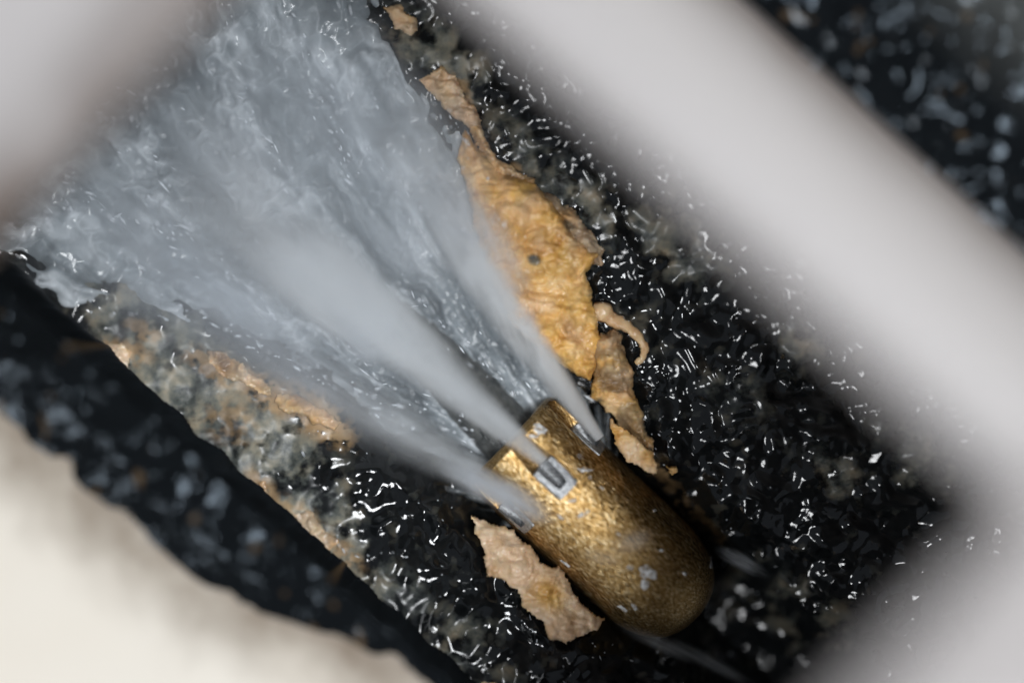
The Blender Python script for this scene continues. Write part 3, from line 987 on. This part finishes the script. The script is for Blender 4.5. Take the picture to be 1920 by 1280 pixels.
# ------------------------------------------------------------------ splashes and drops (uncountable)
def spindles(name, items, mat, label):
    """items: (centre mm, direction, half length, half width)"""
    V, F = [], []
    for (c_, d, L, w) in items:
        d = np.array(d, float); d /= np.linalg.norm(d) + 1e-9
        a = np.cross(d, (0.3, 0.2, 1.0)); a /= np.linalg.norm(a); b = np.cross(d, a)
        i0 = len(V)
        V.append(c_ - d * L)
        for u, rw in ((-0.4, 0.8), (0.35, 1.0)):
            for q in range(5):
                an = 2 * math.pi * q / 5
                V.append(c_ + d * L * u + w * rw * (a * math.cos(an) + 0.7 * b * math.sin(an)))
        V.append(c_ + d * L)
        for q in range(5):
            j = (q + 1) % 5
            F += [(i0, i0 + 1 + q, i0 + 1 + j), (i0 + 1 + q, i0 + 6 + q, i0 + 6 + j), (i0 + 1 + q, i0 + 6 + j, i0 + 1 + j), (i0 + 6 + q, i0 + 11, i0 + 6 + j)]
    V = np.array(V); V[:, 2] += ZOFF
    o = mesh_np(name, V * 0.001, np.array(F), mat)
    tag(o, label, kind='stuff')
    return o


items = []
cand = 0
n_px = RNG.uniform(-40, 1120, 60000); n_py = RNG.uniform(-60, 960, 60000)
dd = poly_dist(n_px, n_py, water_poly)
cl = fbm(n_px / 60, n_py / 60, 4, 300, 0.6)
lac = np.abs(fbm(n_px / 110, n_py / 110, 4, 310))
pr = sstep(0.25, 0.9, cl) * 0.35 + 0.35 * np.exp(-(lac / 0.05) ** 2) * sstep(-.2, .4, cl) + 2.2 * np.exp(-(band_dist(n_px, n_py) / 15) ** 2) * sstep(-0.6, 0.5, fbm(n_px / 20, n_py / 20, 3, 330))
sel = (dd > -6) & (RNG.random(60000) < pr * 0.075)
for a_, b_ in zip(n_px[sel], n_py[sel]):
    z = RNG.uniform(-1, 13)
    x, y = at(a_, b_, z)
    dv = np.array([a_ - OX, -(b_ - OY), 0]); dv = dv / np.linalg.norm(dv)
    dv = dv + np.array([*RNG.normal(0, 0.3, 2), RNG.normal(0, .3)])
    L = 0.25 + RNG.exponential(0.5); w = RNG.uniform(0.08, 0.32)
    items.append((np.array([x, y, z]), dv, L, w))
print('splashes', len(items))
spindles('water_splashes', items, DROP, 'small bright splashes and threads of water over the rushing water')


# small drops thrown around on the black sludge
items = []
for _ in range(130):
    a_, b_ = RNG.uniform(560, 1500), RNG.uniform(760, 1275)
    if poly_dist(np.array([a_]), np.array([b_]), water_poly)[0] > -10: continue
    x, y = at(a_, b_, 0)
    z = float(bed(np.array([x]), np.array([y]))[0]) + RNG.uniform(0.0, 3)
    items.append((np.array([x, y, z]), np.array([-0.8, 0.5, 0]) + RNG.normal(0, 0.35, 3), 0.12 + RNG.exponential(0.3), RNG.uniform(0.08, 0.26)))
spindles('water_drops', items, DROP, 'small water drops and flecks scattered on the black sludge round the nozzle')


def nozzle_r(xl):
    if xl < 12: return 17.2
    q = min(1.0, (xl - 12) / 23.5)
    return 17.2 * max(0.0, 1 - q ** 2.5) ** (1 / 2.5)


V, F = [], []
for (fx, fy, la, lb, an) in [(1214, 1070, 19, 13, 10), (1208, 1093, 9, 9, 60), (1092, 962, 17, 5, -35), (1072, 936, 9, 4, -10), (1096, 881, 13, 5, 8), (1010, 805, 16, 9, 20),
                             (1000, 818, 9, 5, 0), (1168, 1143, 13, 4, 42), (1190, 1138, 8, 4, 50), (1060, 1060, 12, 4, 40), (1344, 1068, 4, 11, 10), (1050, 968, 9, 3, 40),
                             (1180, 1060, 8, 5, 0), (1240, 1030, 5, 3, 0), (1130, 915, 6, 3, 30), (1160, 1000, 6, 3, 30), (1230, 960, 5, 3, 0), (1285, 1075, 6, 4, 40)]:
    i0 = len(V); NR, NS = 5, 18
    ca, sa = math.cos(math.radians(an)), math.sin(math.radians(an))
    for r_ in range(NR + 1):
        for q in range(NS):
            th_ = 2 * math.pi * q / NS
            wob = 1 + 0.55 * float(fbm(np.array([math.cos(th_) * 1.7 + fx]), np.array([math.sin(th_) * 1.7 + fy]), 3, 500)[0])
            u = r_ / NR * wob
            dx_, dy_ = la * u * math.cos(th_), lb * u * math.sin(th_)
            px_, py_ = fx + dx_ * ca - dy_ * sa, fy + dx_ * sa + dy_ * ca
            x, y = at(px_, py_, 7)
            ex, ey = x - nx, y - ny
            xl = ex * math.cos(NA) - ey * math.sin(NA); yl = ex * math.sin(NA) + ey * math.cos(NA)
            R_ = nozzle_r(xl)
            zz = math.sqrt(max(0.5, R_ * R_ - yl * yl)) - 8
            V.append((x, y, zz + 0.05 + 0.38 * math.sqrt(max(0, 1 - (r_ / NR) ** 2)) - (0.3 if r_ == NR else 0) + ZOFF))
    for r_ in range(NR):
        for q in range(NS):
            q2 = (q + 1) % NS
            F.append((i0 + r_ * NS + q, i0 + (r_ + 1) * NS + q, i0 + (r_ + 1) * NS + q2, i0 + r_ * NS + q2))
o = mesh_np('water_film_glints', np.array(V) * 0.001, np.array(F), FILM)
tag(o, 'wet flecks of water clinging to the brass nozzle, with glints painted white', kind='stuff')

for (px_, py_, z, sz, an, dn, sd) in [(1390, 1052, 4, (9, 3.0, 3), 28, 230, 4), (1235, 1205, 8, (15, 2.6, 3), 25, 90, 5), (1330, 1240, 8, (17, 2.6, 3), 28, 70, 6),
                                      (1185, 1015, 26, (7, 3.4, 3), -18, 190, 7), (1130, 1045, 26, (7, 2.6, 3), 12, 140, 8), (965, 935, 16, (14, 5, 4), 30, 520, 9),
                                      (905, 905, 12, (16, 5, 4), 30, 480, 10), (925, 440, 10, (26, 7, 6), 60, 150, 13)]:
    mist(px_, py_, z, sz, an, dn, sd, 'small grey puff of spray hanging close to the brass nozzle')
